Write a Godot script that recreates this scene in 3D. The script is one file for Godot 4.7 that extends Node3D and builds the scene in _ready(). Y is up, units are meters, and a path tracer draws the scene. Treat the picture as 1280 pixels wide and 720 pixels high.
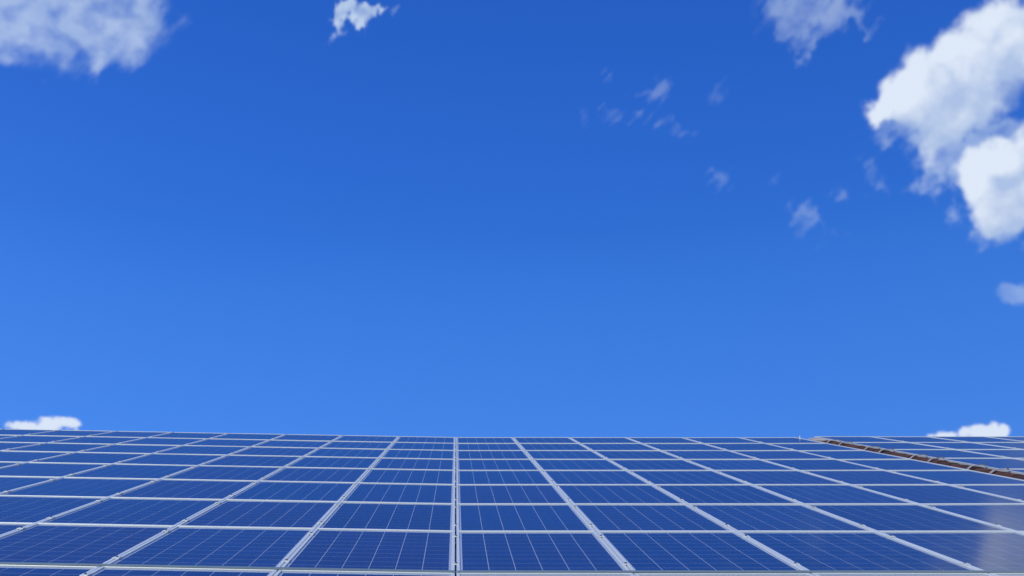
extends Node3D
# A roof covered with solar panels, seen up its slope from just in front of the low eave, under a deep blue sky with a few clouds.

const PITCH := 20.0          # slope of the roof, degrees
const EYE := Vector3(0, 1.6, 0)
const CLEARANCE := 1.131     # from the eye square down to the plane of the panel frames
const ROLL := -1.05          # the roof half left of the seam lies turned by this about the slope
const COLUMN := 1.01         # one panel and its joint, across
const ROW := 1.672           # one panel and its joint, up the slope
const FIRST_END := 6.354     # how far up the slope the first row ends
const WIDE := 1.003
const LONG := 1.661
const DEEP := 0.04           # height of the aluminium frame
const BAR := 0.020           # width of the frame's long sides seen from above
const BAR_END := 0.011       # and of its two ends
const RECESS := 0.0055        # how deep the glass lies below the frame's rim
const ROWS := 9
const GAP_FROM := 6.055      # the strip of tiles between the two arrays
const GAP_TO := 6.39
const TILES_END := 18.55
const ORDINAL := ["first", "second", "third", "fourth", "fifth", "sixth", "seventh", "eighth", "ninth", "tenth", "eleventh", "twelfth"]

# Clouds by their place in the sky: each puff is azimuth and elevation of its middle, its two half-sizes (degrees) and its weight.
const CLOUDS := [
	{"called": "veil", "opacity": 0.62, "low": 0.2, "high": 1.15, "warp": 0.35, "fine": 0.55, "ragged": 0.48, "streak": 0.3, "puffs": [[-28.82, 36.28, 3.63, 2.09, 1], [-26.8, 36.03, 3.1, 1.67, 1], [-26.23, 34.56, 1.52, 0.71, 0.75], [-24.26, 36.03, 2.85, 1.42, 0.95], [-22.35, 35.61, 2.26, 1.26, 1], [-21.44, 34.7, 0.87, 0.59, 0.85], [-20.39, 36.98, 1.57, 1.09, 0.9], [-19.18, 36.03, 0.67, 0.71, 0.85], [-19.46, 34.96, 0.41, 0.5, 0.65], [-24.39, 34.58, 1.22, 0.59, 0.65], [-24.67, 37.47, 5.27, 1.51, 1], [-26.5, 33.5, 0.7, 0.42, 0.5], [-21.31, 34.02, 0.4, 0.38, 0.4]]},
	{"called": "wisp", "opacity": 0.9, "low": 0.36, "high": 1.15, "warp": 0.3, "fine": 1.1, "ragged": 0.7, "streak": 0.55, "puffs": [[-7.56, 38.14, 0.32, 0.5, 0.95], [-7.23, 38.56, 0.48, 0.29, 0.95], [-6.68, 38.75, 0.32, 0.42, 1], [-6.4, 38.29, 0.37, 0.54, 1], [-6.16, 37.75, 0.42, 0.21, 1], [-5.79, 38.48, 0.48, 0.25, 0.95], [-5.28, 38.66, 0.64, 0.17, 0.95], [-5.87, 38.01, 0.27, 0.38, 0.8], [-7.63, 37.67, 0.21, 0.29, 0.7], [-7.05, 37.31, 0.63, 0.15, 0.6], [-4.14, 38.59, 0.43, 0.21, 0.4], [-7.84, 37.02, 0.21, 0.21, 0.45], [-8.22, 36.72, 0.26, 0.21, 0.35]]},
	{"called": "topright", "opacity": 0.4, "low": 0.28, "high": 1.25, "warp": 0.6, "fine": 0.65, "ragged": 0.8, "streak": 0.74, "puffs": [[20.65, 37.13, 1.57, 0.92, 0.9], [22.01, 36.88, 1.78, 0.84, 1], [21.53, 36.08, 1.45, 0.54, 0.9], [23.48, 36.2, 0.93, 0.67, 0.9], [24.29, 35.76, 0.72, 0.59, 0.8], [20.63, 35.78, 0.77, 0.54, 0.6], [21.43, 35.13, 1.23, 0.29, 0.75], [20.2, 34.68, 0.66, 0.29, 0.6], [25.83, 35.49, 0.57, 0.33, 0.7], [24.42, 35.34, 0.77, 0.29, 0.5]]},
	{"called": "bits", "opacity": 0.21, "low": 0.2, "high": 1.35, "warp": 0.22, "fine": 1, "ragged": 0.9, "streak": 0.72, "puffs": [[12.6, 34.1, 0.45, 0.5, 1], [11.81, 33.9, 0.91, 0.25, 0.85], [9.61, 33.12, 0.45, 0.33, 0.9], [11.09, 33, 0.55, 0.17, 0.9], [10.25, 32.67, 0.45, 0.17, 0.7], [12.24, 32.49, 0.5, 0.25, 0.6], [13.32, 32.01, 0.35, 0.29, 0.9], [13.8, 31.64, 0.49, 0.17, 0.9], [12.99, 32.41, 0.3, 0.21, 0.7], [9.47, 34.95, 0.26, 0.29, 0.7], [7.86, 33.12, 0.2, 0.38, 0.5], [15.8, 33.37, 0.45, 0.46, 0.65], [15.9, 34.07, 0.3, 0.21, 0.55]]},
	{"called": "bitstwo", "opacity": 0.23, "low": 0.2, "high": 1.3, "warp": 0.3, "fine": 1.1, "ragged": 0.75, "streak": 0.5, "puffs": [[15.49, 29.29, 0.43, 0.42, 0.9], [19.86, 27.14, 0.56, 0.29, 1], [19.32, 26.69, 0.28, 0.38, 0.9], [20.17, 26.65, 0.28, 0.42, 0.85], [19.68, 26, 0.47, 0.5, 0.6], [21.8, 27.52, 0.38, 0.33, 0.7], [23.5, 28.49, 0.43, 0.5, 0.65], [23.61, 27.76, 0.43, 0.38, 0.85], [18.36, 28.68, 0.29, 0.33, 0.5], [21.3, 25.84, 0.37, 0.25, 0.4], [27.21, 25.59, 0.42, 0.5, 0.6]]},
	{"called": "lower", "opacity": 0.4, "low": 0.3, "high": 1.05, "warp": 0.25, "fine": 0.8, "ragged": 0.45, "streak": 0, "puffs": [[29.01, 21.69, 0.5, 0.33, 1], [29.54, 21.48, 0.63, 0.38, 1], [29.11, 21.14, 0.36, 0.25, 0.6], [29.87, 21, 0.63, 0.38, 0.8]]},
	{"called": "fringe", "opacity": 0.55, "low": 0.22, "high": 1.2, "warp": 0.5, "fine": 0.8, "ragged": 0.6, "streak": 0.3, "puffs": [[24.54, 30.73, 0.78, 0.42, 0.7], [25.47, 30.15, 0.97, 0.5, 0.8], [26.38, 29.57, 0.96, 0.67, 0.9], [26.96, 28.48, 0.95, 0.84, 1], [26.37, 27.62, 0.57, 0.67, 0.9], [25.92, 27.01, 0.38, 0.42, 0.6], [27.77, 28.49, 0.86, 0.75, 0.8], [28.68, 28.98, 0.77, 0.5, 0.7], [27.26, 25.81, 0.37, 0.59, 0.5], [24.73, 29.6, 0.48, 0.33, 0.4], [27.88, 24.6, 0.55, 0.42, 0.5], [29.78, 23.82, 0.82, 0.33, 0.6], [28.71, 24.05, 0.55, 0.42, 0.6], [30.72, 29.33, 0.96, 0.59, 0.7], [24.73, 31.67, 0.49, 0.42, 0.5], [30.9, 33.83, 0.91, 0.5, 0.6], [28.75, 28.47, 1.05, 0.59, 1], [29.8, 28.72, 1.15, 0.59, 1], [28.06, 28.04, 0.66, 0.59, 0.9], [30.64, 28.67, 1.05, 0.59, 0.9], [27.77, 26.75, 0.42, 0.84, 0.6]]},
	{"called": "big", "opacity": 1, "low": 0.4, "high": 0.98, "warp": 0.28, "fine": 0.6, "ragged": 0.3, "streak": 0, "puffs": [[24.52, 31.05, 0.78, 0.42, 0.85], [25.15, 31.23, 0.88, 0.63, 0.95], [26.01, 31.67, 1.18, 0.88, 1], [27.02, 32.07, 1.38, 1.09, 1], [28.34, 32.37, 1.59, 1.26, 1], [29.92, 32.74, 1.69, 1.26, 1], [31.4, 33.16, 1.7, 1.26, 1], [32.99, 33.16, 2.3, 1.42, 1], [26.45, 30.8, 1.27, 0.75, 0.95], [27.94, 31.01, 1.76, 1.26, 1], [29.72, 31.34, 1.96, 1.34, 1], [27.54, 29.63, 1.06, 0.84, 0.8], [28.47, 29.8, 1.25, 0.84, 0.85], [29.93, 30.06, 1.16, 0.67, 0.8], [26.96, 28.83, 0.62, 0.75, 0.65], [26.39, 28.09, 0.43, 0.59, 0.5], [31.51, 32.08, 1.58, 1, 1], [32.82, 31.41, 1.27, 0.75, 0.8]]},
	{"called": "bigtwo", "opacity": 1, "low": 0.44, "high": 0.98, "warp": 0.28, "fine": 0.6, "ragged": 0.3, "streak": 0, "puffs": [[28.88, 27.47, 0.85, 0.75, 1], [29.74, 27.51, 1.04, 0.75, 1], [30.73, 27.5, 1.23, 0.84, 1], [28.73, 26.51, 0.84, 0.92, 1], [29.69, 26.33, 1.4, 1.26, 1], [30.96, 26.42, 1.59, 1.51, 1], [29.03, 25.44, 1.02, 0.92, 1], [29.09, 24.74, 0.78, 0.59, 1], [29.96, 24.93, 1.02, 0.84, 0.9], [31.04, 25.07, 1.11, 1, 0.9], [31.49, 28.56, 0.76, 0.42, 0.5]]},
	{"called": "lowleft", "opacity": 0.95, "low": 0.62, "high": 1.0, "warp": 0.05, "fine": 2.4, "ragged": 0.5, "streak": 0, "puffs": [[-22.56, 16.06, 0.48, 0.21, 1], [-22.11, 16.1, 0.39, 0.25, 1], [-21.35, 16.34, 0.48, 0.29, 1], [-20.97, 16.34, 0.35, 0.29, 1], [-20.52, 16.47, 0.31, 0.29, 1], [-20.06, 16.51, 0.35, 0.29, 1], [-19.73, 16.39, 0.31, 0.25, 1], [-21.48, 15.98, 2, 0.17, 0.9]]},
	{"called": "lowright", "opacity": 0.95, "low": 0.62, "high": 1.0, "warp": 0.05, "fine": 2.4, "ragged": 0.5, "streak": 0, "puffs": [[24.08, 15.39, 0.26, 0.17, 0.9], [24.6, 15.4, 0.3, 0.21, 1], [25.09, 15.31, 0.26, 0.19, 0.95], [25.68, 15.35, 0.3, 0.25, 1], [26.2, 15.47, 0.43, 0.29, 1], [26.58, 15.39, 0.35, 0.29, 1], [27.03, 15.36, 0.39, 0.29, 1], [27.4, 15.28, 0.3, 0.29, 1], [26.55, 15.05, 1.21, 0.21, 0.9], [24.56, 15.18, 0.78, 0.13, 0.7]]},
]

var slope := Transform3D()     # the roof right of the seam: x across, y out of the roof, -z up the slope
var slope_left := Transform3D()
var names := {}
var M := {}
var cell_meshes: Array[ArrayMesh] = []
var grid_meshes: Array[ArrayMesh] = []
var frame_mesh: ArrayMesh
var glass_mesh: ArrayMesh
var sheet_mesh: ArrayMesh
var clamp_mesh: ArrayMesh
var bolt_mesh: ArrayMesh


# ---------------------------------------------------------------- helpers

func numbered(called: String) -> String:
	var n: int = names.get(called, 0)
	names[called] = n + 1
	return called if n == 0 else "%s_%03d" % [called, n]


func quad(st: SurfaceTool, a: Vector3, b: Vector3, c: Vector3, d: Vector3, ua := Vector2(0, 0), ub := Vector2(1, 0), uc := Vector2(1, 1), ud := Vector2(0, 1)) -> void:
	# corners anticlockwise seen from outside
	var n := (b - a).cross(c - a).normalized()
	for v in [[a, ua], [c, uc], [b, ub], [a, ua], [d, ud], [c, uc]]:
		st.set_normal(n)
		st.set_uv(v[1])
		st.add_vertex(v[0])


func start() -> SurfaceTool:
	var st := SurfaceTool.new()
	st.begin(Mesh.PRIMITIVE_TRIANGLES)
	return st


# a box with its upper edges chamfered by e
func box(st: SurfaceTool, lo: Vector3, hi: Vector3, e := 0.0, bottom := true) -> void:
	var h := hi.y - e
	var b := [Vector3(lo.x, lo.y, hi.z), Vector3(hi.x, lo.y, hi.z), Vector3(hi.x, lo.y, lo.z), Vector3(lo.x, lo.y, lo.z)]
	var m := []
	var t := []
	for p: Vector3 in b:
		m.append(Vector3(p.x, h, p.z))
		t.append(Vector3(p.x + (e if p.x == lo.x else -e), hi.y, p.z + (e if p.z == lo.z else -e)))
	for i in 4:
		var j := (i + 1) % 4
		quad(st, b[i], b[j], m[j], m[i])
		if e > 0.0:
			quad(st, m[i], m[j], t[j], t[i])
	quad(st, t[0], t[1], t[2], t[3])
	if bottom:
		quad(st, b[3], b[2], b[1], b[0])


# an upright six-sided or round bar
func post(st: SurfaceTool, at: Vector3, r: float, h: float, n: int, r2 := -1.0) -> void:
	if r2 < 0.0:
		r2 = r
	var top := at + Vector3(0, h, 0)
	for i in n:
		var a := TAU * i / n
		var b := TAU * (i + 1) / n
		var p := Vector3(cos(a), 0, -sin(a))
		var q := Vector3(cos(b), 0, -sin(b))
		quad(st, at + p * r, at + q * r, top + q * r2, top + p * r2)
		st.set_normal(Vector3.UP)
		st.add_vertex(top)
		st.set_normal(Vector3.UP)
		st.add_vertex(top + q * r2)
		st.set_normal(Vector3.UP)
		st.add_vertex(top + p * r2)


func piece(called: String, mesh: Mesh, mat: Material, parent: Node, at := Transform3D()) -> MeshInstance3D:
	var o := MeshInstance3D.new()
	o.name = numbered(called) if parent == self else called
	o.mesh = mesh
	o.material_override = mat
	o.transform = at
	parent.add_child(o, true)
	return o


func thing(called: String, label: String, category: String, group := "", at := Transform3D()) -> Node3D:
	var o := Node3D.new()
	o.name = numbered(called)
	add_child(o, true)
	o.transform = at
	tag(o, label, category, group)
	return o


func tag(o: Node, label: String, category: String, group := "") -> void:
	o.set_meta("label", label)
	o.set_meta("category", category)
	if group:
		o.set_meta("group", group)


func srgb(r: float, g: float, b: float) -> Color:
	return Color(r / 255.0, g / 255.0, b / 255.0)


func noise(freq: float, seed_: int, octaves := 4, kind := FastNoiseLite.TYPE_SIMPLEX_SMOOTH) -> FastNoiseLite:
	var n := FastNoiseLite.new()
	n.noise_type = kind
	n.seed = seed_
	n.frequency = freq
	n.fractal_type = FastNoiseLite.FRACTAL_FBM if octaves > 1 else FastNoiseLite.FRACTAL_NONE
	n.fractal_octaves = octaves
	return n


# ---------------------------------------------------------------- sky

func sky_color(az: float, el: float) -> Color:
	var knots := [[0.0, srgb(122, 172, 240)], [9.0, srgb(88, 149, 239)], [17.0, srgb(69, 133, 232)], [24.0, srgb(57, 121, 221)], [27.0, srgb(50, 112, 213)], [31.0, srgb(45, 105, 207)], [39.0, srgb(39, 95, 195)], [60.0, srgb(31, 80, 176)], [90.0, srgb(28, 72, 164)]]
	var c: Color = knots[0][1].srgb_to_linear()
	for i in knots.size() - 1:
		if el >= knots[i][0]:
			var t := clampf((el - knots[i][0]) / (knots[i + 1][0] - knots[i][0]), 0, 1)
			var a: Color = knots[i][1].srgb_to_linear()
			c = a.lerp(knots[i + 1][1].srgb_to_linear(), t)
	# paler towards the sun, which stands behind and to the left
	var g := cos(deg_to_rad(az + 130.0))
	var w := maxf(exp((g - 1.0) * 1.4) - 0.14, 0.0)
	c = c * (1.0 + 0.11 * sin(deg_to_rad(-az)) + 0.25 * w)
	return c.lerp(Color(0.55, 0.66, 0.86), 0.16 * w)


func smooth(a: float, b: float, x: float) -> float:
	var t := clampf((x - a) / (b - a), 0, 1)
	return t * t * (3 - 2 * t)


func puffs_at(c: Dictionary, x: float, y: float) -> float:
	var f := 0.0
	for p in c.puffs:
		var dx: float = (x - p[0]) / p[2]
		var dy: float = (y - p[1]) / p[3]
		var d := dx * dx + dy * dy
		if d < 5.0:
			f = maxf(f, 0.0) + p[4] * exp(-d * 0.75) * (1.0 - minf(f, 0.95) * 0.62)
	return f


func sky_picture() -> Image:
	var w := 4096
	var h := 2048
	# the clear sky and a few scattered clouds all round, coarse
	var cw := 512
	var ch := 256
	var base := Image.create_empty(cw, ch, false, Image.FORMAT_RGBF)
	var far := noise(1.0, 11, 5)
	for j in ch:
		var el := 90.0 - (j + 0.5) / ch * 180.0
		for i in cw:
			var az := wrapf((i + 0.5) / cw * 360.0, -180.0, 180.0)   # the picture begins straight ahead and goes round to the right
			var c := sky_color(az, maxf(el, 0.0))
			var beyond := smooth(34.0, 48.0, maxf(absf(az - 2.0), absf(el - 26.0) * 1.75))
			if beyond > 0.0 and el > 0.0:
				var d := Vector3(sin(deg_to_rad(az)) * cos(deg_to_rad(el)), sin(deg_to_rad(el)), -cos(deg_to_rad(az)) * cos(deg_to_rad(el)))
				var q := d / (d.y + 0.25) * 1.3
				var v := smooth(0.08, 0.42, far.get_noise_3d(q.x, d.y * 2.0, q.z)) * beyond
				c = c.lerp(Color(0.66, 0.74, 0.88), v * 0.75)
			if el < 0.0:
				c = Color(0.12, 0.13, 0.12)
			base.set_pixel(i, j, c)
	# widened by its own ends first, so that no seam shows where the picture closes
	var wide := Image.create_empty(cw + 32, ch, false, Image.FORMAT_RGBF)
	wide.blit_rect(base, Rect2i(0, 0, cw, ch), Vector2i(16, 0))
	wide.blit_rect(base, Rect2i(cw - 16, 0, 16, ch), Vector2i(0, 0))
	wide.blit_rect(base, Rect2i(0, 0, 16, ch), Vector2i(cw + 16, 0))
	wide.resize(w + 256, h, Image.INTERPOLATE_CUBIC)
	base = wide.get_region(Rect2i(128, 0, w, h))
	# the clouds that can be seen, at full size
	var bend := noise(1.0, 21, 3)
	var rough := noise(1.0, 33, 5)
	var body := noise(1.0, 47, 3)
	var heaps := noise(1.0, 52, 3)      # rounded heaps, as on a cumulus
	heaps.fractal_type = FastNoiseLite.FRACTAL_RIDGED
	for c: Dictionary in CLOUDS:
		var x0 := 999.0
		var x1 := -999.0
		var y0 := 999.0
		var y1 := -999.0
		for p in c.puffs:
			x0 = minf(x0, p[0] - 2.2 * p[2])
			x1 = maxf(x1, p[0] + 2.2 * p[2])
			y0 = minf(y0, p[1] - 2.2 * p[3])
			y1 = maxf(y1, p[1] + 2.2 * p[3])
		var fine: float = c.fine
		var thick: bool = c.opacity > 0.92
		for j in range(int((90.0 - y1) / 180.0 * h), int((90.0 - y0) / 180.0 * h) + 1):
			var el := 90.0 - (j + 0.5) / h * 180.0
			for i in range(int(x0 / 360.0 * w) - 1, int(x1 / 360.0 * w) + 1):
				var az := (i + 0.5) / w * 360.0
				var column := posmod(i, w)
				var bx: float = az + c.warp * bend.get_noise_3d(az * fine, el * fine, 0.0) * 1.6
				var by: float = el + c.warp * bend.get_noise_3d(az * fine, el * fine, 9.0) * 1.6
				var f := puffs_at(c, bx, by)
				if f < 0.04:
					continue
				# thin cloud is drawn out into strands that rise to the right
				var along: float = (az * 0.8 + el * 0.6) * fine * (1.0 - c.streak)
				var across: float = (el * 0.8 - az * 0.6) * fine * (1.0 + c.streak)
				var r := rough.get_noise_3d(along, across, 3.0)
				var heap := -heaps.get_noise_3d(az * 0.42, el * 0.5, 2.0) if thick else 0.0
				var v: float = f + c.ragged * r * clampf(1.25 - f * 0.5, 0.3, 1.0) + 0.08 * heap
				# the side away from the sun (down and right) frays out, the lit side is crisp
				var g := puffs_at(c, bx - 0.6, by + 0.8) if thick else f
				var away := smooth(-0.05, 0.45, g - f)
				var a: float = smooth(c.low, c.high + 0.75 * away * (0.6 + r), v) * c.opacity
				if a <= 0.0:
					continue
				var soft := body.get_noise_3d(az * 0.30, el * 0.42, 1.0)
				if not thick:
					a *= clampf(0.85 + 0.7 * body.get_noise_3d(az * 0.5, el * 0.7, 5.0), 0.3, 1.0)
				var lit := clampf(0.52 + (f - g) * 0.80 + 0.75 * soft + 0.30 * r + 0.34 * heap, 0.0, 1.0)
				var white := Color(0.41, 0.535, 0.79).lerp(Color(0.73, 0.81, 0.945), lit) if thick else Color(0.42, 0.57, 0.80).lerp(Color(0.62, 0.75, 0.92), clampf(lit + 0.1, 0, 1))
				base.set_pixel(column, j, base.get_pixel(column, j).lerp(white, a))
	return base


# ---------------------------------------------------------------- materials

func make_materials() -> void:
	# polycrystalline silicon: blue flakes of slightly different tone, three printed silver lines up each cell
	var n := noise(0.055, 5, 1, FastNoiseLite.TYPE_CELLULAR)
	n.cellular_return_type = FastNoiseLite.RETURN_CELL_VALUE
	var n2 := noise(0.02, 8, 3)
	var im := Image.create_empty(256, 256, false, Image.FORMAT_RGB8)
	var dark := Color(0.0100, 0.0120, 0.054)
	var pale := Color(0.0220, 0.0270, 0.112)
	for y in 256:
		for x in 256:
			var t := 0.5 + 0.36 * n.get_noise_2d(x, y) + 0.35 * n2.get_noise_2d(x, y)
			var c := dark.lerp(pale, clampf(t, 0, 1))
			for k in 3:
				if absf(x - (k + 0.5) * 256.0 / 3.0) < 1.6:
					c = c.lerp(Color(0.50, 0.32, 0.28), 0.12)
			if y % 8 == 0:
				c = c.lerp(Color(0.40, 0.40, 0.42), 0.08)
			im.set_pixel(x, y, c.linear_to_srgb())
	# panels come from different batches: some a shade paler, some more violet
	M.cell = []
	var picture := ImageTexture.create_from_image(im)
	for tone in [Color(0.20, 0.49, 1.0), Color(0.23, 0.55, 1.07), Color(0.18, 0.43, 0.88), Color(0.25, 0.46, 0.95), Color(0.18, 0.53, 1.06)]:
		var m := StandardMaterial3D.new()
		m.albedo_texture = picture
		m.albedo_color = (tone * Color(0.95, 0.95, 0.95)).linear_to_srgb()
		m.vertex_color_use_as_albedo = true
		m.roughness = 0.55
		m.metallic_specular = 0.15
		m.rim_enabled = true
		m.rim = 0.42
		m.rim_tint = 1.0
		M.cell.append(m)

	M.sheet = StandardMaterial3D.new()
	M.sheet.albedo_color = Color(0.27, 0.33, 0.42).linear_to_srgb()
	M.sheet.roughness = 0.7

	M.glass = StandardMaterial3D.new()
	M.glass.transparency = BaseMaterial3D.TRANSPARENCY_ALPHA
	M.glass.albedo_color = Color(1, 1, 1, 0.0)
	M.glass.roughness = 0.09
	M.glass.metallic_specular = 0.36

	var gn := NoiseTexture2D.new()
	gn.width = 512
	gn.height = 512
	gn.seamless = true
	gn.noise = noise(0.02, 3, 5)
	var ramp := Gradient.new()
	ramp.set_color(0, Color(0.93, 0.94, 0.95))
	ramp.set_color(1, Color(0.97, 0.98, 1.0))
	gn.color_ramp = ramp
	M.frame = StandardMaterial3D.new()
	M.frame.albedo_color = Color(0.69, 0.755, 0.73).linear_to_srgb()
	M.frame.albedo_texture = gn
	M.frame.uv1_triplanar = true
	M.frame.uv1_scale = Vector3(4.3, 4.3, 1.1)
	M.frame.metallic = 0.36
	M.frame.roughness = 0.36

	M.steel = StandardMaterial3D.new()
	M.steel.albedo_color = Color(0.16, 0.17, 0.18).linear_to_srgb()
	M.steel.metallic = 0.6
	M.steel.roughness = 0.45

	M.joint = StandardMaterial3D.new()
	M.joint.albedo_color = Color(0.11, 0.165, 0.185).linear_to_srgb()
	M.joint.roughness = 0.5

	M.strap = StandardMaterial3D.new()
	M.strap.albedo_color = Color(0.36, 0.34, 0.33).linear_to_srgb()
	M.strap.metallic = 0.4
	M.strap.roughness = 0.5

	var cn := NoiseTexture2D.new()
	cn.width = 512
	cn.height = 512
	cn.seamless = true
	cn.noise = noise(0.012, 14, 5)
	var clay := Gradient.new()
	clay.set_color(0, Color(0.012, 0.006, 0.004).linear_to_srgb())
	clay.set_color(1, Color(0.120, 0.042, 0.020).linear_to_srgb())
	cn.color_ramp = clay
	M.clay = []
	for k in 4:
		var m := StandardMaterial3D.new()
		m.albedo_texture = cn
		m.albedo_color = [Color(1, 1, 1), Color(0.86, 0.84, 0.84), Color(1.0, 0.90, 0.82), Color(0.76, 0.72, 0.74)][k]
		m.uv1_triplanar = true
		m.uv1_world_triplanar = true
		m.uv1_scale = Vector3(1.3, 1.3, 1.3)
		m.uv1_offset = Vector3(0.3 * k, 0.17 * k, 0)
		m.roughness = 0.85
		M.clay.append(m)

	var wn := NoiseTexture2D.new()
	wn.width = 512
	wn.height = 512
	wn.seamless = true
	wn.noise = noise(0.02, 60, 5)
	var plaster := Gradient.new()
	plaster.set_color(0, Color(0.55, 0.52, 0.46))
	plaster.set_color(1, Color(0.72, 0.69, 0.62))
	wn.color_ramp = plaster
	M.plaster = StandardMaterial3D.new()
	M.plaster.albedo_texture = wn
	M.plaster.uv1_triplanar = true
	M.plaster.uv1_scale = Vector3(0.4, 0.4, 0.4)
	M.plaster.roughness = 0.95

	var grass := NoiseTexture2D.new()
	grass.width = 512
	grass.height = 512
	grass.seamless = true
	grass.noise = noise(0.03, 77, 5)
	var greens := Gradient.new()
	greens.set_color(0, Color(0.045, 0.07, 0.02).linear_to_srgb())
	greens.set_color(1, Color(0.12, 0.14, 0.05).linear_to_srgb())
	grass.color_ramp = greens
	M.grass = StandardMaterial3D.new()
	M.grass.albedo_texture = grass
	M.grass.uv1_triplanar = true
	M.grass.uv1_world_triplanar = true
	M.grass.uv1_scale = Vector3(0.25, 0.25, 0.25)
	M.grass.roughness = 1.0


# ---------------------------------------------------------------- solar panels

func make_panel_meshes() -> void:
	# the aluminium frame: one profile swept round the rectangle; y = 0 is its underside
	var st := start()
	var profile := [Vector2(0.0, 0.0), Vector2(0.0, DEEP - 0.0015), Vector2(0.0015, DEEP), Vector2(BAR - 0.0015, DEEP), Vector2(BAR, DEEP - 0.0015), Vector2(BAR, DEEP - RECESS - 0.002)]
	for k in profile.size() - 1:
		var ring := []
		for p: Vector2 in [profile[k], profile[k + 1]]:
			var x := WIDE / 2 - p.x
			var e := p.x if p.x < 0.01 else p.x - BAR + BAR_END
			ring.append([Vector3(-x, p.y, -e), Vector3(x, p.y, -e), Vector3(x, p.y, -LONG + e), Vector3(-x, p.y, -LONG + e)])
		for i in 4:
			var j := (i + 1) % 4
			quad(st, ring[0][i], ring[0][j], ring[1][j], ring[1][i])
	frame_mesh = st.commit()

	var glass_y := DEEP - RECESS
	st = start()
	quad(st, Vector3(-WIDE / 2 + BAR, glass_y, -BAR_END), Vector3(WIDE / 2 - BAR, glass_y, -BAR_END), Vector3(WIDE / 2 - BAR, glass_y, -LONG + BAR_END), Vector3(-WIDE / 2 + BAR, glass_y, -LONG + BAR_END))
	glass_mesh = st.commit()

	var sy := glass_y - 0.0040
	st = start()
	quad(st, Vector3(-WIDE / 2 + 0.004, sy, -0.004), Vector3(WIDE / 2 - 0.004, sy, -0.004), Vector3(WIDE / 2 - 0.004, sy, -LONG + 0.004), Vector3(-WIDE / 2 + 0.004, sy, -LONG + 0.004))
	sheet_mesh = st.commit()

	var rng := RandomNumberGenerator.new()
	rng.seed = 42
	for k in 8:
		st = start()
		cell_into(st, Vector3.ZERO, rng)
		cell_meshes.append(st.commit())
	for k in 5:
		st = start()
		for c in cell_places():
			cell_into(st, c, rng)
		grid_meshes.append(st.commit())

	st = start()
	box(st, Vector3(-0.021, 0, -0.03), Vector3(0.021, 0.004, 0.03), 0.001)
	clamp_mesh = st.commit()
	st = start()
	post(st, Vector3.ZERO, 0.008, 0.007, 6)
	bolt_mesh = st.commit()


func cell_places() -> Array:
	var out := []
	for j in 10:
		for i in 6:
			out.append(Vector3((i - 2.5) * 0.156, DEEP - RECESS - 0.0038, -LONG / 2 + (4.5 - j) * 0.1565))
	return out


func cell_into(st: SurfaceTool, at: Vector3, rng: RandomNumberGenerator) -> void:
	var t := rng.randf_range(0.80, 1.16)
	st.set_color(Color(t * rng.randf_range(0.94, 1.06), t, t * rng.randf_range(0.97, 1.03)))
	var s := 0.0759
	var sz := 0.0753
	var lo := at + Vector3(-s, 0, -sz)
	var hi := at + Vector3(s, 0.0003, sz)
	var b := [Vector3(lo.x, lo.y, hi.z), Vector3(hi.x, lo.y, hi.z), Vector3(hi.x, lo.y, lo.z), Vector3(lo.x, lo.y, lo.z)]
	var m := []
	for p: Vector3 in b:
		m.append(Vector3(p.x, hi.y, p.z))
	for i in 4:
		quad(st, b[i], b[(i + 1) % 4], m[(i + 1) % 4], m[i], Vector2(0.5, 0.1), Vector2(0.55, 0.1), Vector2(0.55, 0.12), Vector2(0.5, 0.12))
	var fx := rng.randi() % 2
	var fy := rng.randi() % 2
	var u := func(x, y): return Vector2(1 - x if fx else x, 1 - y if fy else y)
	quad(st, m[0], m[1], m[2], m[3], u.call(0, 0), u.call(1, 0), u.call(1, 1), u.call(0, 1))


func make_panel(near: bool, variety: int, label: String, group: String, at: Transform3D) -> void:
	var t := thing("solar_panel", label, "solar panel", group, at)
	piece("frame", frame_mesh, M.frame, t)
	piece("backsheet", sheet_mesh, M.sheet, t)
	if near:
		var k := variety * 7
		for c in cell_places():
			k = (k * 5 + 3 + variety) % 8191
			piece("cell", cell_meshes[(k / 3) % 8], M.cell[(variety / 5) % 5], t, Transform3D(Basis(), c))
	else:
		var g := piece("cell_grid", grid_meshes[variety % 5], M.cell[(variety / 5) % 5], t)
		g.set_meta("kind", "stuff")
	piece("glass", glass_mesh, M.glass, t)


func row_end(r: int) -> float:      # how far up the slope row r ends
	return FIRST_END + ROW * r


func make_rail(label: String, base: Transform3D, x0: float, x1: float, d: float, joints: Array, ends: Array) -> void:
	var at := base * Transform3D(Basis(), Vector3(0, 0, -d))
	var t := thing("mounting_rail", label, "mounting rail", "aluminium rails that carry the panels", at)
	var st := start()
	box(st, Vector3(x0, -DEEP - 0.043, -0.02), Vector3(x1, -DEEP - 0.003, 0.02), 0.002)
	piece("rail", st.commit(), M.frame, t)
	for x: float in joints + ends:
		var c := piece("clamp", clamp_mesh, M.frame, t, Transform3D(Basis(), Vector3(x, 0.0005, 0)))
		piece("bolt", bolt_mesh, M.steel, c, Transform3D(Basis(), Vector3(0, 0.004, 0)))


# the dull strip that covers the joint above the first row
func make_joint(label: String, base: Transform3D, x0: float, x1: float) -> void:
	var st := start()
	box(st, Vector3(x0, 0.0008, -0.027), Vector3(x1, 0.004, 0.027), 0.001)
	var o := piece("joint_strip", st.commit(), M.joint, self, base * Transform3D(Basis(), Vector3(0, 0, -(row_end(0) + 0.030))))
	tag(o, label, "cover strip", "grey strips over the first row joint")


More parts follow.
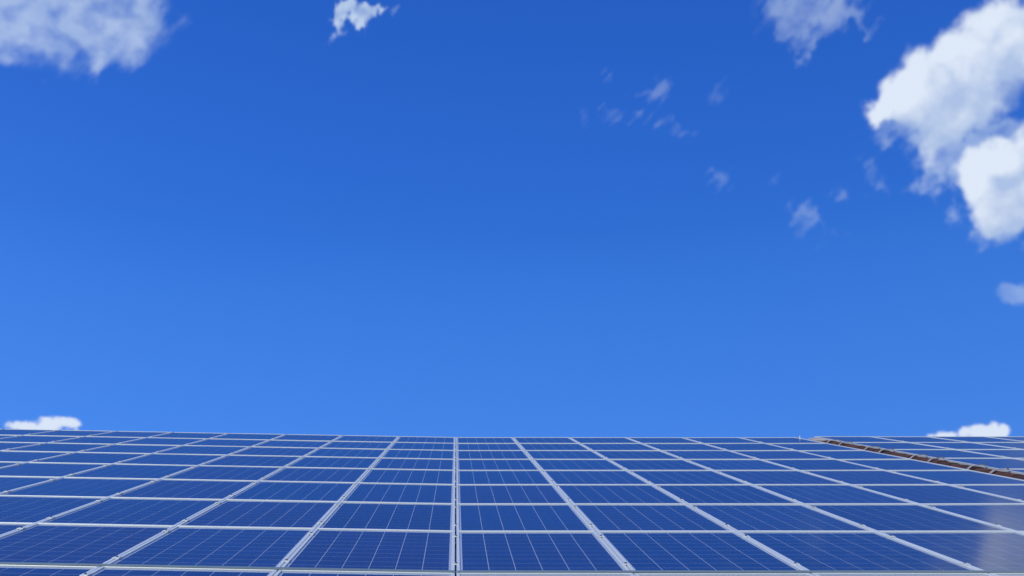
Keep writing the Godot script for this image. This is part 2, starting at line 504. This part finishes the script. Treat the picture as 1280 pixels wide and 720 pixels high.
func make_array() -> void:
	make_joint("grey green strip over the joint above the first row, left of dark seam", slope_left, -5.0, -0.006)
	make_joint("grey green strip over the joint above the first row, right of dark seam", slope, 0.006, 5.0)
	var rng := RandomNumberGenerator.new()
	rng.seed = 9
	for r in ROWS:
		var d := row_end(r)
		var row: String = ORDINAL[r] + " row from the front"
		var near := r <= 2
		var n_left := int(ceil(0.4157 * d)) + 1
		var n_right := mini(6, int(ceil(0.518 * d)) + 1)
		var n_far := maxi(2, int(ceil(0.518 * d - GAP_TO)) + 1) if r >= 2 else 0
		for i in n_left:
			var at := slope_left * Transform3D(jitter(rng), Vector3(-(i + 0.5) * COLUMN - 0.004, -DEEP, -(d - LONG)))
			make_panel(near, rng.randi() % 97, "framed blue solar panel, %s, %s column left of dark seam" % [row, ORDINAL[i]], "solar panels left of the dark seam", at)
		for i in n_right:
			var at := slope * Transform3D(jitter(rng) * Basis(Vector3.BACK, 0.004 if i >= 4 else 0.0), Vector3((i + 0.5) * COLUMN, -DEEP, -(d - LONG)))
			make_panel(near, rng.randi() % 97, "framed blue solar panel, %s, %s column right of dark seam" % [row, ORDINAL[i]], "solar panels between the dark seam and the tile strip", at)
		for i in n_far:
			var at := slope * Transform3D(jitter(rng), Vector3(GAP_TO + WIDE / 2 + i * COLUMN, 0.015 - DEEP, -(d - LONG)))
			make_panel(near, rng.randi() % 97, "framed blue solar panel, %s, %s column beyond brown tile strip" % [row, ORDINAL[i]], "solar panels beyond the tile strip", at)
		for k in 2:
			var dd: float = d - LONG + LONG * [0.165, 0.835][k]
			var which: String = ["lower", "upper"][k] + " aluminium mounting rail with clamps, " + row + ", "
			make_rail(which + "left of dark seam", slope_left, -n_left * COLUMN, -0.03, dd, range(1, n_left).map(func(i): return -i * COLUMN), [])
			make_rail(which + "right of dark seam", slope, -0.02, n_right * COLUMN - 0.005, dd, range(0, n_right).map(func(i): return i * COLUMN), [])
			if n_far:
				make_rail(which + "beyond tile strip", slope * Transform3D(Basis(), Vector3(0, 0.015, 0)), GAP_TO, GAP_TO + n_far * COLUMN, dd, range(1, n_far).map(func(i): return GAP_TO - 0.005 + i * COLUMN), [])


# panels never lie perfectly true
func jitter(rng: RandomNumberGenerator) -> Basis:
	return Basis.from_euler(Vector3(-0.0008 + rng.randf_range(-0.0009, 0.0009), rng.randf_range(-0.0005, 0.0005), rng.randf_range(-0.0018, 0.0018)))


# ---------------------------------------------------------------- the building under them

func make_building() -> void:
	var t := thing("barn", "long low building whose sloping brown tiled roof carries the solar panels", "building")
	var low := -0.17
	var eave := 4.6
	var ridge := 18.8
	var st := start()
	for side in 2:
		var b := slope_left if side == 0 else slope
		var x0 := -13.0 if side == 0 else 0.0
		var x1 := 0.0 if side == 0 else 14.0
		var f := func(x, y, d): return b * Vector3(x, y, -d)
		quad(st, f.call(x0, low, eave), f.call(x1, low, eave), f.call(x1, low, ridge), f.call(x0, low, ridge))
		quad(st, f.call(x0, low - 0.08, eave), f.call(x1, low - 0.08, eave), f.call(x1, low, eave), f.call(x0, low, eave))
		var p: Vector3 = f.call(x0, low, ridge)
		var q: Vector3 = f.call(x1, low, ridge)
		var down := Vector3(0, -4.6, -12.6)
		quad(st, p, q, q + down, p + down)
		quad(st, f.call(x1, low - 0.08, eave), f.call(x0, low - 0.08, eave), f.call(x0, low - 0.08, ridge), f.call(x1, low - 0.08, ridge))
	var roof := piece("roof", st.commit(), M.clay[0], t)
	# the strip of cover tiles that shows between the two arrays, laid one over the next
	st = start()
	var n := 8
	var len := 0.36
	for i in n:
		var a0 := PI * i / n
		var a1 := PI * (i + 1) / n
		var p0 := Vector3(-cos(a0) * 0.115, pow(sin(a0), 0.7) * 0.125, 0)
		var p1 := Vector3(-cos(a1) * 0.115, pow(sin(a1), 0.7) * 0.125, 0)
		var e := Vector3(0, 0.0, -len)
		var s := Vector3(0.94, 0.91, 1)
		quad(st, p0, p1, p1 * s + e, p0 * s + e)
		quad(st, p0 * Vector3(0.86, 0.88, 1), p1 * Vector3(0.86, 0.88, 1), p1, p0)
	var tile := st.commit()
	var rng := RandomNumberGenerator.new()
	rng.seed = 4
	var d := 7.6
	while d < TILES_END:
		var at := Vector3(6.265 + rng.randf_range(-0.006, 0.006), -0.108 + rng.randf_range(-0.004, 0.004), -d)
		piece("roof_tile", tile, M.clay[rng.randi() % 4], roof, slope * Transform3D(Basis.from_euler(Vector3(0, rng.randf_range(-0.02, 0.02), rng.randf_range(-0.05, 0.05))), at))
		d += 0.315
	# walls
	var at_eave := slope * Vector3(0, low, -eave - 0.5)
	var at_ridge := slope * Vector3(0, low, -ridge)
	var back := at_ridge + Vector3(0, -4.3, -11.8)
	for w in [[Vector3(-12.5, 0, at_eave.z - 0.25), Vector3(13.5, at_eave.y - 0.12, at_eave.z)], [Vector3(-12.5, 0, back.z), Vector3(13.5, back.y - 0.12, back.z + 0.25)]]:
		st = start()
		box(st, w[0], w[1])
		piece("wall", st.commit(), M.plaster, t)
	for x in [-12.5, 13.25]:
		st = start()
		for s in [0.0, 0.25]:
			var a := Vector3(x + s, 0, at_eave.z - 0.26)
			var b := Vector3(x + s, 0, back.z + 0.26)
			quad(st, a, b, Vector3(x + s, back.y - 0.15, b.z), Vector3(x + s, at_eave.y - 0.15, a.z))
			quad(st, Vector3(x + s, at_eave.y - 0.15, a.z), Vector3(x + s, back.y - 0.15, b.z), Vector3(x + s, at_ridge.y - 0.15, at_ridge.z), Vector3(x + s, at_ridge.y - 0.16, at_ridge.z + 0.01))
		piece("gable_wall", st.commit(), M.plaster, t)


# the pale straps that come out from between the tiles and hold the edge of the array beyond
func make_hooks() -> void:
	var n := 0
	for r in range(3, ROWS):
		for k in 2:
			var d: float = row_end(r) - LONG + LONG * [0.165, 0.835][k]
			if d < 10.6 or d > TILES_END - 0.2:
				continue
			var t := thing("roof_hook", "pale metal hook with upright bolt across brown tiles, %s up the strip" % ORDINAL[n], "roof hook", "metal hooks along the tile strip", slope * Transform3D(Basis(), Vector3(6.265, -0.108, -d)))
			n += 1
			var st := start()
			var half := 0.024
			var line := [Vector2(-0.125, 0.03), Vector2(-0.108, 0.092), Vector2(-0.06, 0.128), Vector2(0.0, 0.139), Vector2(0.07, 0.137), Vector2(0.112, 0.134)]
			for i in line.size() - 1:
				var p: Vector2 = line[i]
				var q: Vector2 = line[i + 1]
				var nn := Vector2(-(q - p).y, (q - p).x).normalized() * 0.006
				quad(st, Vector3(p.x + nn.x, p.y + nn.y, half), Vector3(q.x + nn.x, q.y + nn.y, half), Vector3(q.x + nn.x, q.y + nn.y, -half), Vector3(p.x + nn.x, p.y + nn.y, -half))
				quad(st, Vector3(p.x, p.y, half), Vector3(q.x, q.y, half), Vector3(q.x + nn.x, q.y + nn.y, half), Vector3(p.x + nn.x, p.y + nn.y, half))
				quad(st, Vector3(q.x, q.y, -half), Vector3(p.x, p.y, -half), Vector3(p.x + nn.x, p.y + nn.y, -half), Vector3(q.x + nn.x, q.y + nn.y, -half))
				quad(st, Vector3(q.x, q.y, half), Vector3(p.x, p.y, half), Vector3(p.x, p.y, -half), Vector3(q.x, q.y, -half))
			piece("strap", st.commit(), M.strap, t)
			st = start()
			post(st, Vector3(0.095, 0.13, 0.0), 0.007, 0.038, 8)
			post(st, Vector3(0.095, 0.141, 0.0), 0.014, 0.010, 6)
			piece("bolt", st.commit(), M.steel, t)
	# two loose upright pins at joints between rows
	for k in 2:
		var r: int = [4, 6][k]
		var st := start()
		post(st, Vector3.ZERO, 0.008, 0.046, 8)
		post(st, Vector3(0, 0.03, 0), 0.014, 0.01, 6)
		var o := piece("steel_pin", st.commit(), M.steel, self, slope * Transform3D(Basis(), Vector3(GAP_TO - 0.02, 0.0, -(row_end(r - 1) - 0.06))))
		tag(o, "dark upright steel pin beside the brown tiles at the %s row joint" % ["lower", "upper"][k], "pin", "steel pins along the tile strip")
	# pale metal cap that closes the top of the tile strip
	var st := start()
	box(st, Vector3(-0.13, 0, -0.30), Vector3(0.10, 0.125, 0.0), 0.03)
	var cap := piece("ridge_cap", st.commit(), M.strap, self, slope * Transform3D(Basis(), Vector3(6.265, -0.108, -TILES_END - 0.45)))
	tag(cap, "pale metal cap closing the top of the brown tile strip at the ridge", "ridge cap")
	# the short white rod at the corner of the array
	st = start()
	post(st, Vector3.ZERO, 0.013, 0.045, 10, 0.009)
	post(st, Vector3(0, -0.02, 0), 0.022, 0.02, 10)
	var rod := piece("metal_rod", st.commit(), M.frame, self, slope * Transform3D(Basis(), Vector3(6.03, 0.0, -row_end(8) + 0.35)))
	tag(rod, "short pale metal rod standing on the top panel's corner beside the tile strip", "rod")


# ---------------------------------------------------------------- all of it

func _ready() -> void:
	# camera: looks up along the slope, the picture's middle a little to the right of the seam
	var cam := Camera3D.new()
	cam.name = "camera"
	cam.projection = Camera3D.PROJECTION_FRUSTUM
	cam.near = 0.1
	cam.far = 6000.0
	cam.size = 2.0 * 0.1 * 360.0 / 1371.0
	cam.frustum_offset = Vector2(0.1 * 70.0 / 1371.0, 0)
	cam.position = EYE
	cam.rotation_degrees = Vector3(PITCH + 4.463, 0, 0)
	add_child(cam)
	cam.current = true

	# sky and sun
	var world := WorldEnvironment.new()
	world.name = "world"
	var env := Environment.new()
	env.background_mode = Environment.BG_SKY
	var pan := PanoramaSkyMaterial.new()
	pan.panorama = ImageTexture.create_from_image(sky_picture())
	env.sky = Sky.new()
	env.sky.sky_material = pan
	env.tonemap_mode = Environment.TONE_MAPPER_LINEAR
	env.tonemap_exposure = 1.0
	env.sdfgi_enabled = true
	env.ssao_enabled = true
	env.ssil_enabled = true
	world.environment = env
	add_child(world)
	var sun := DirectionalLight3D.new()
	sun.name = "sun"
	sun.light_energy = 1.25
	sun.light_color = Color(1.0, 0.965, 0.91)
	sun.light_angular_distance = 0.53
	sun.shadow_enabled = true
	sun.rotation_degrees = Vector3(-38, -32, 0)
	add_child(sun)

	# the roof's axes
	var p := deg_to_rad(PITCH)
	var b := Basis(Vector3.RIGHT, Vector3(0, cos(p), sin(p)), Vector3(0, -sin(p), cos(p)))
	slope = Transform3D(b, EYE - b.y * CLEARANCE)
	slope_left = slope * Transform3D(Basis(Vector3.BACK, deg_to_rad(ROLL)), Vector3.ZERO)

	make_materials()

	var st := start()
	quad(st, Vector3(-3000, 0, 3000), Vector3(3000, 0, 3000), Vector3(3000, 0, -3000), Vector3(-3000, 0, -3000))
	var ground := piece("ground", st.commit(), M.grass, self)
	ground.set_meta("kind", "structure")
	make_building()
	make_panel_meshes()
	make_array()
	make_hooks()
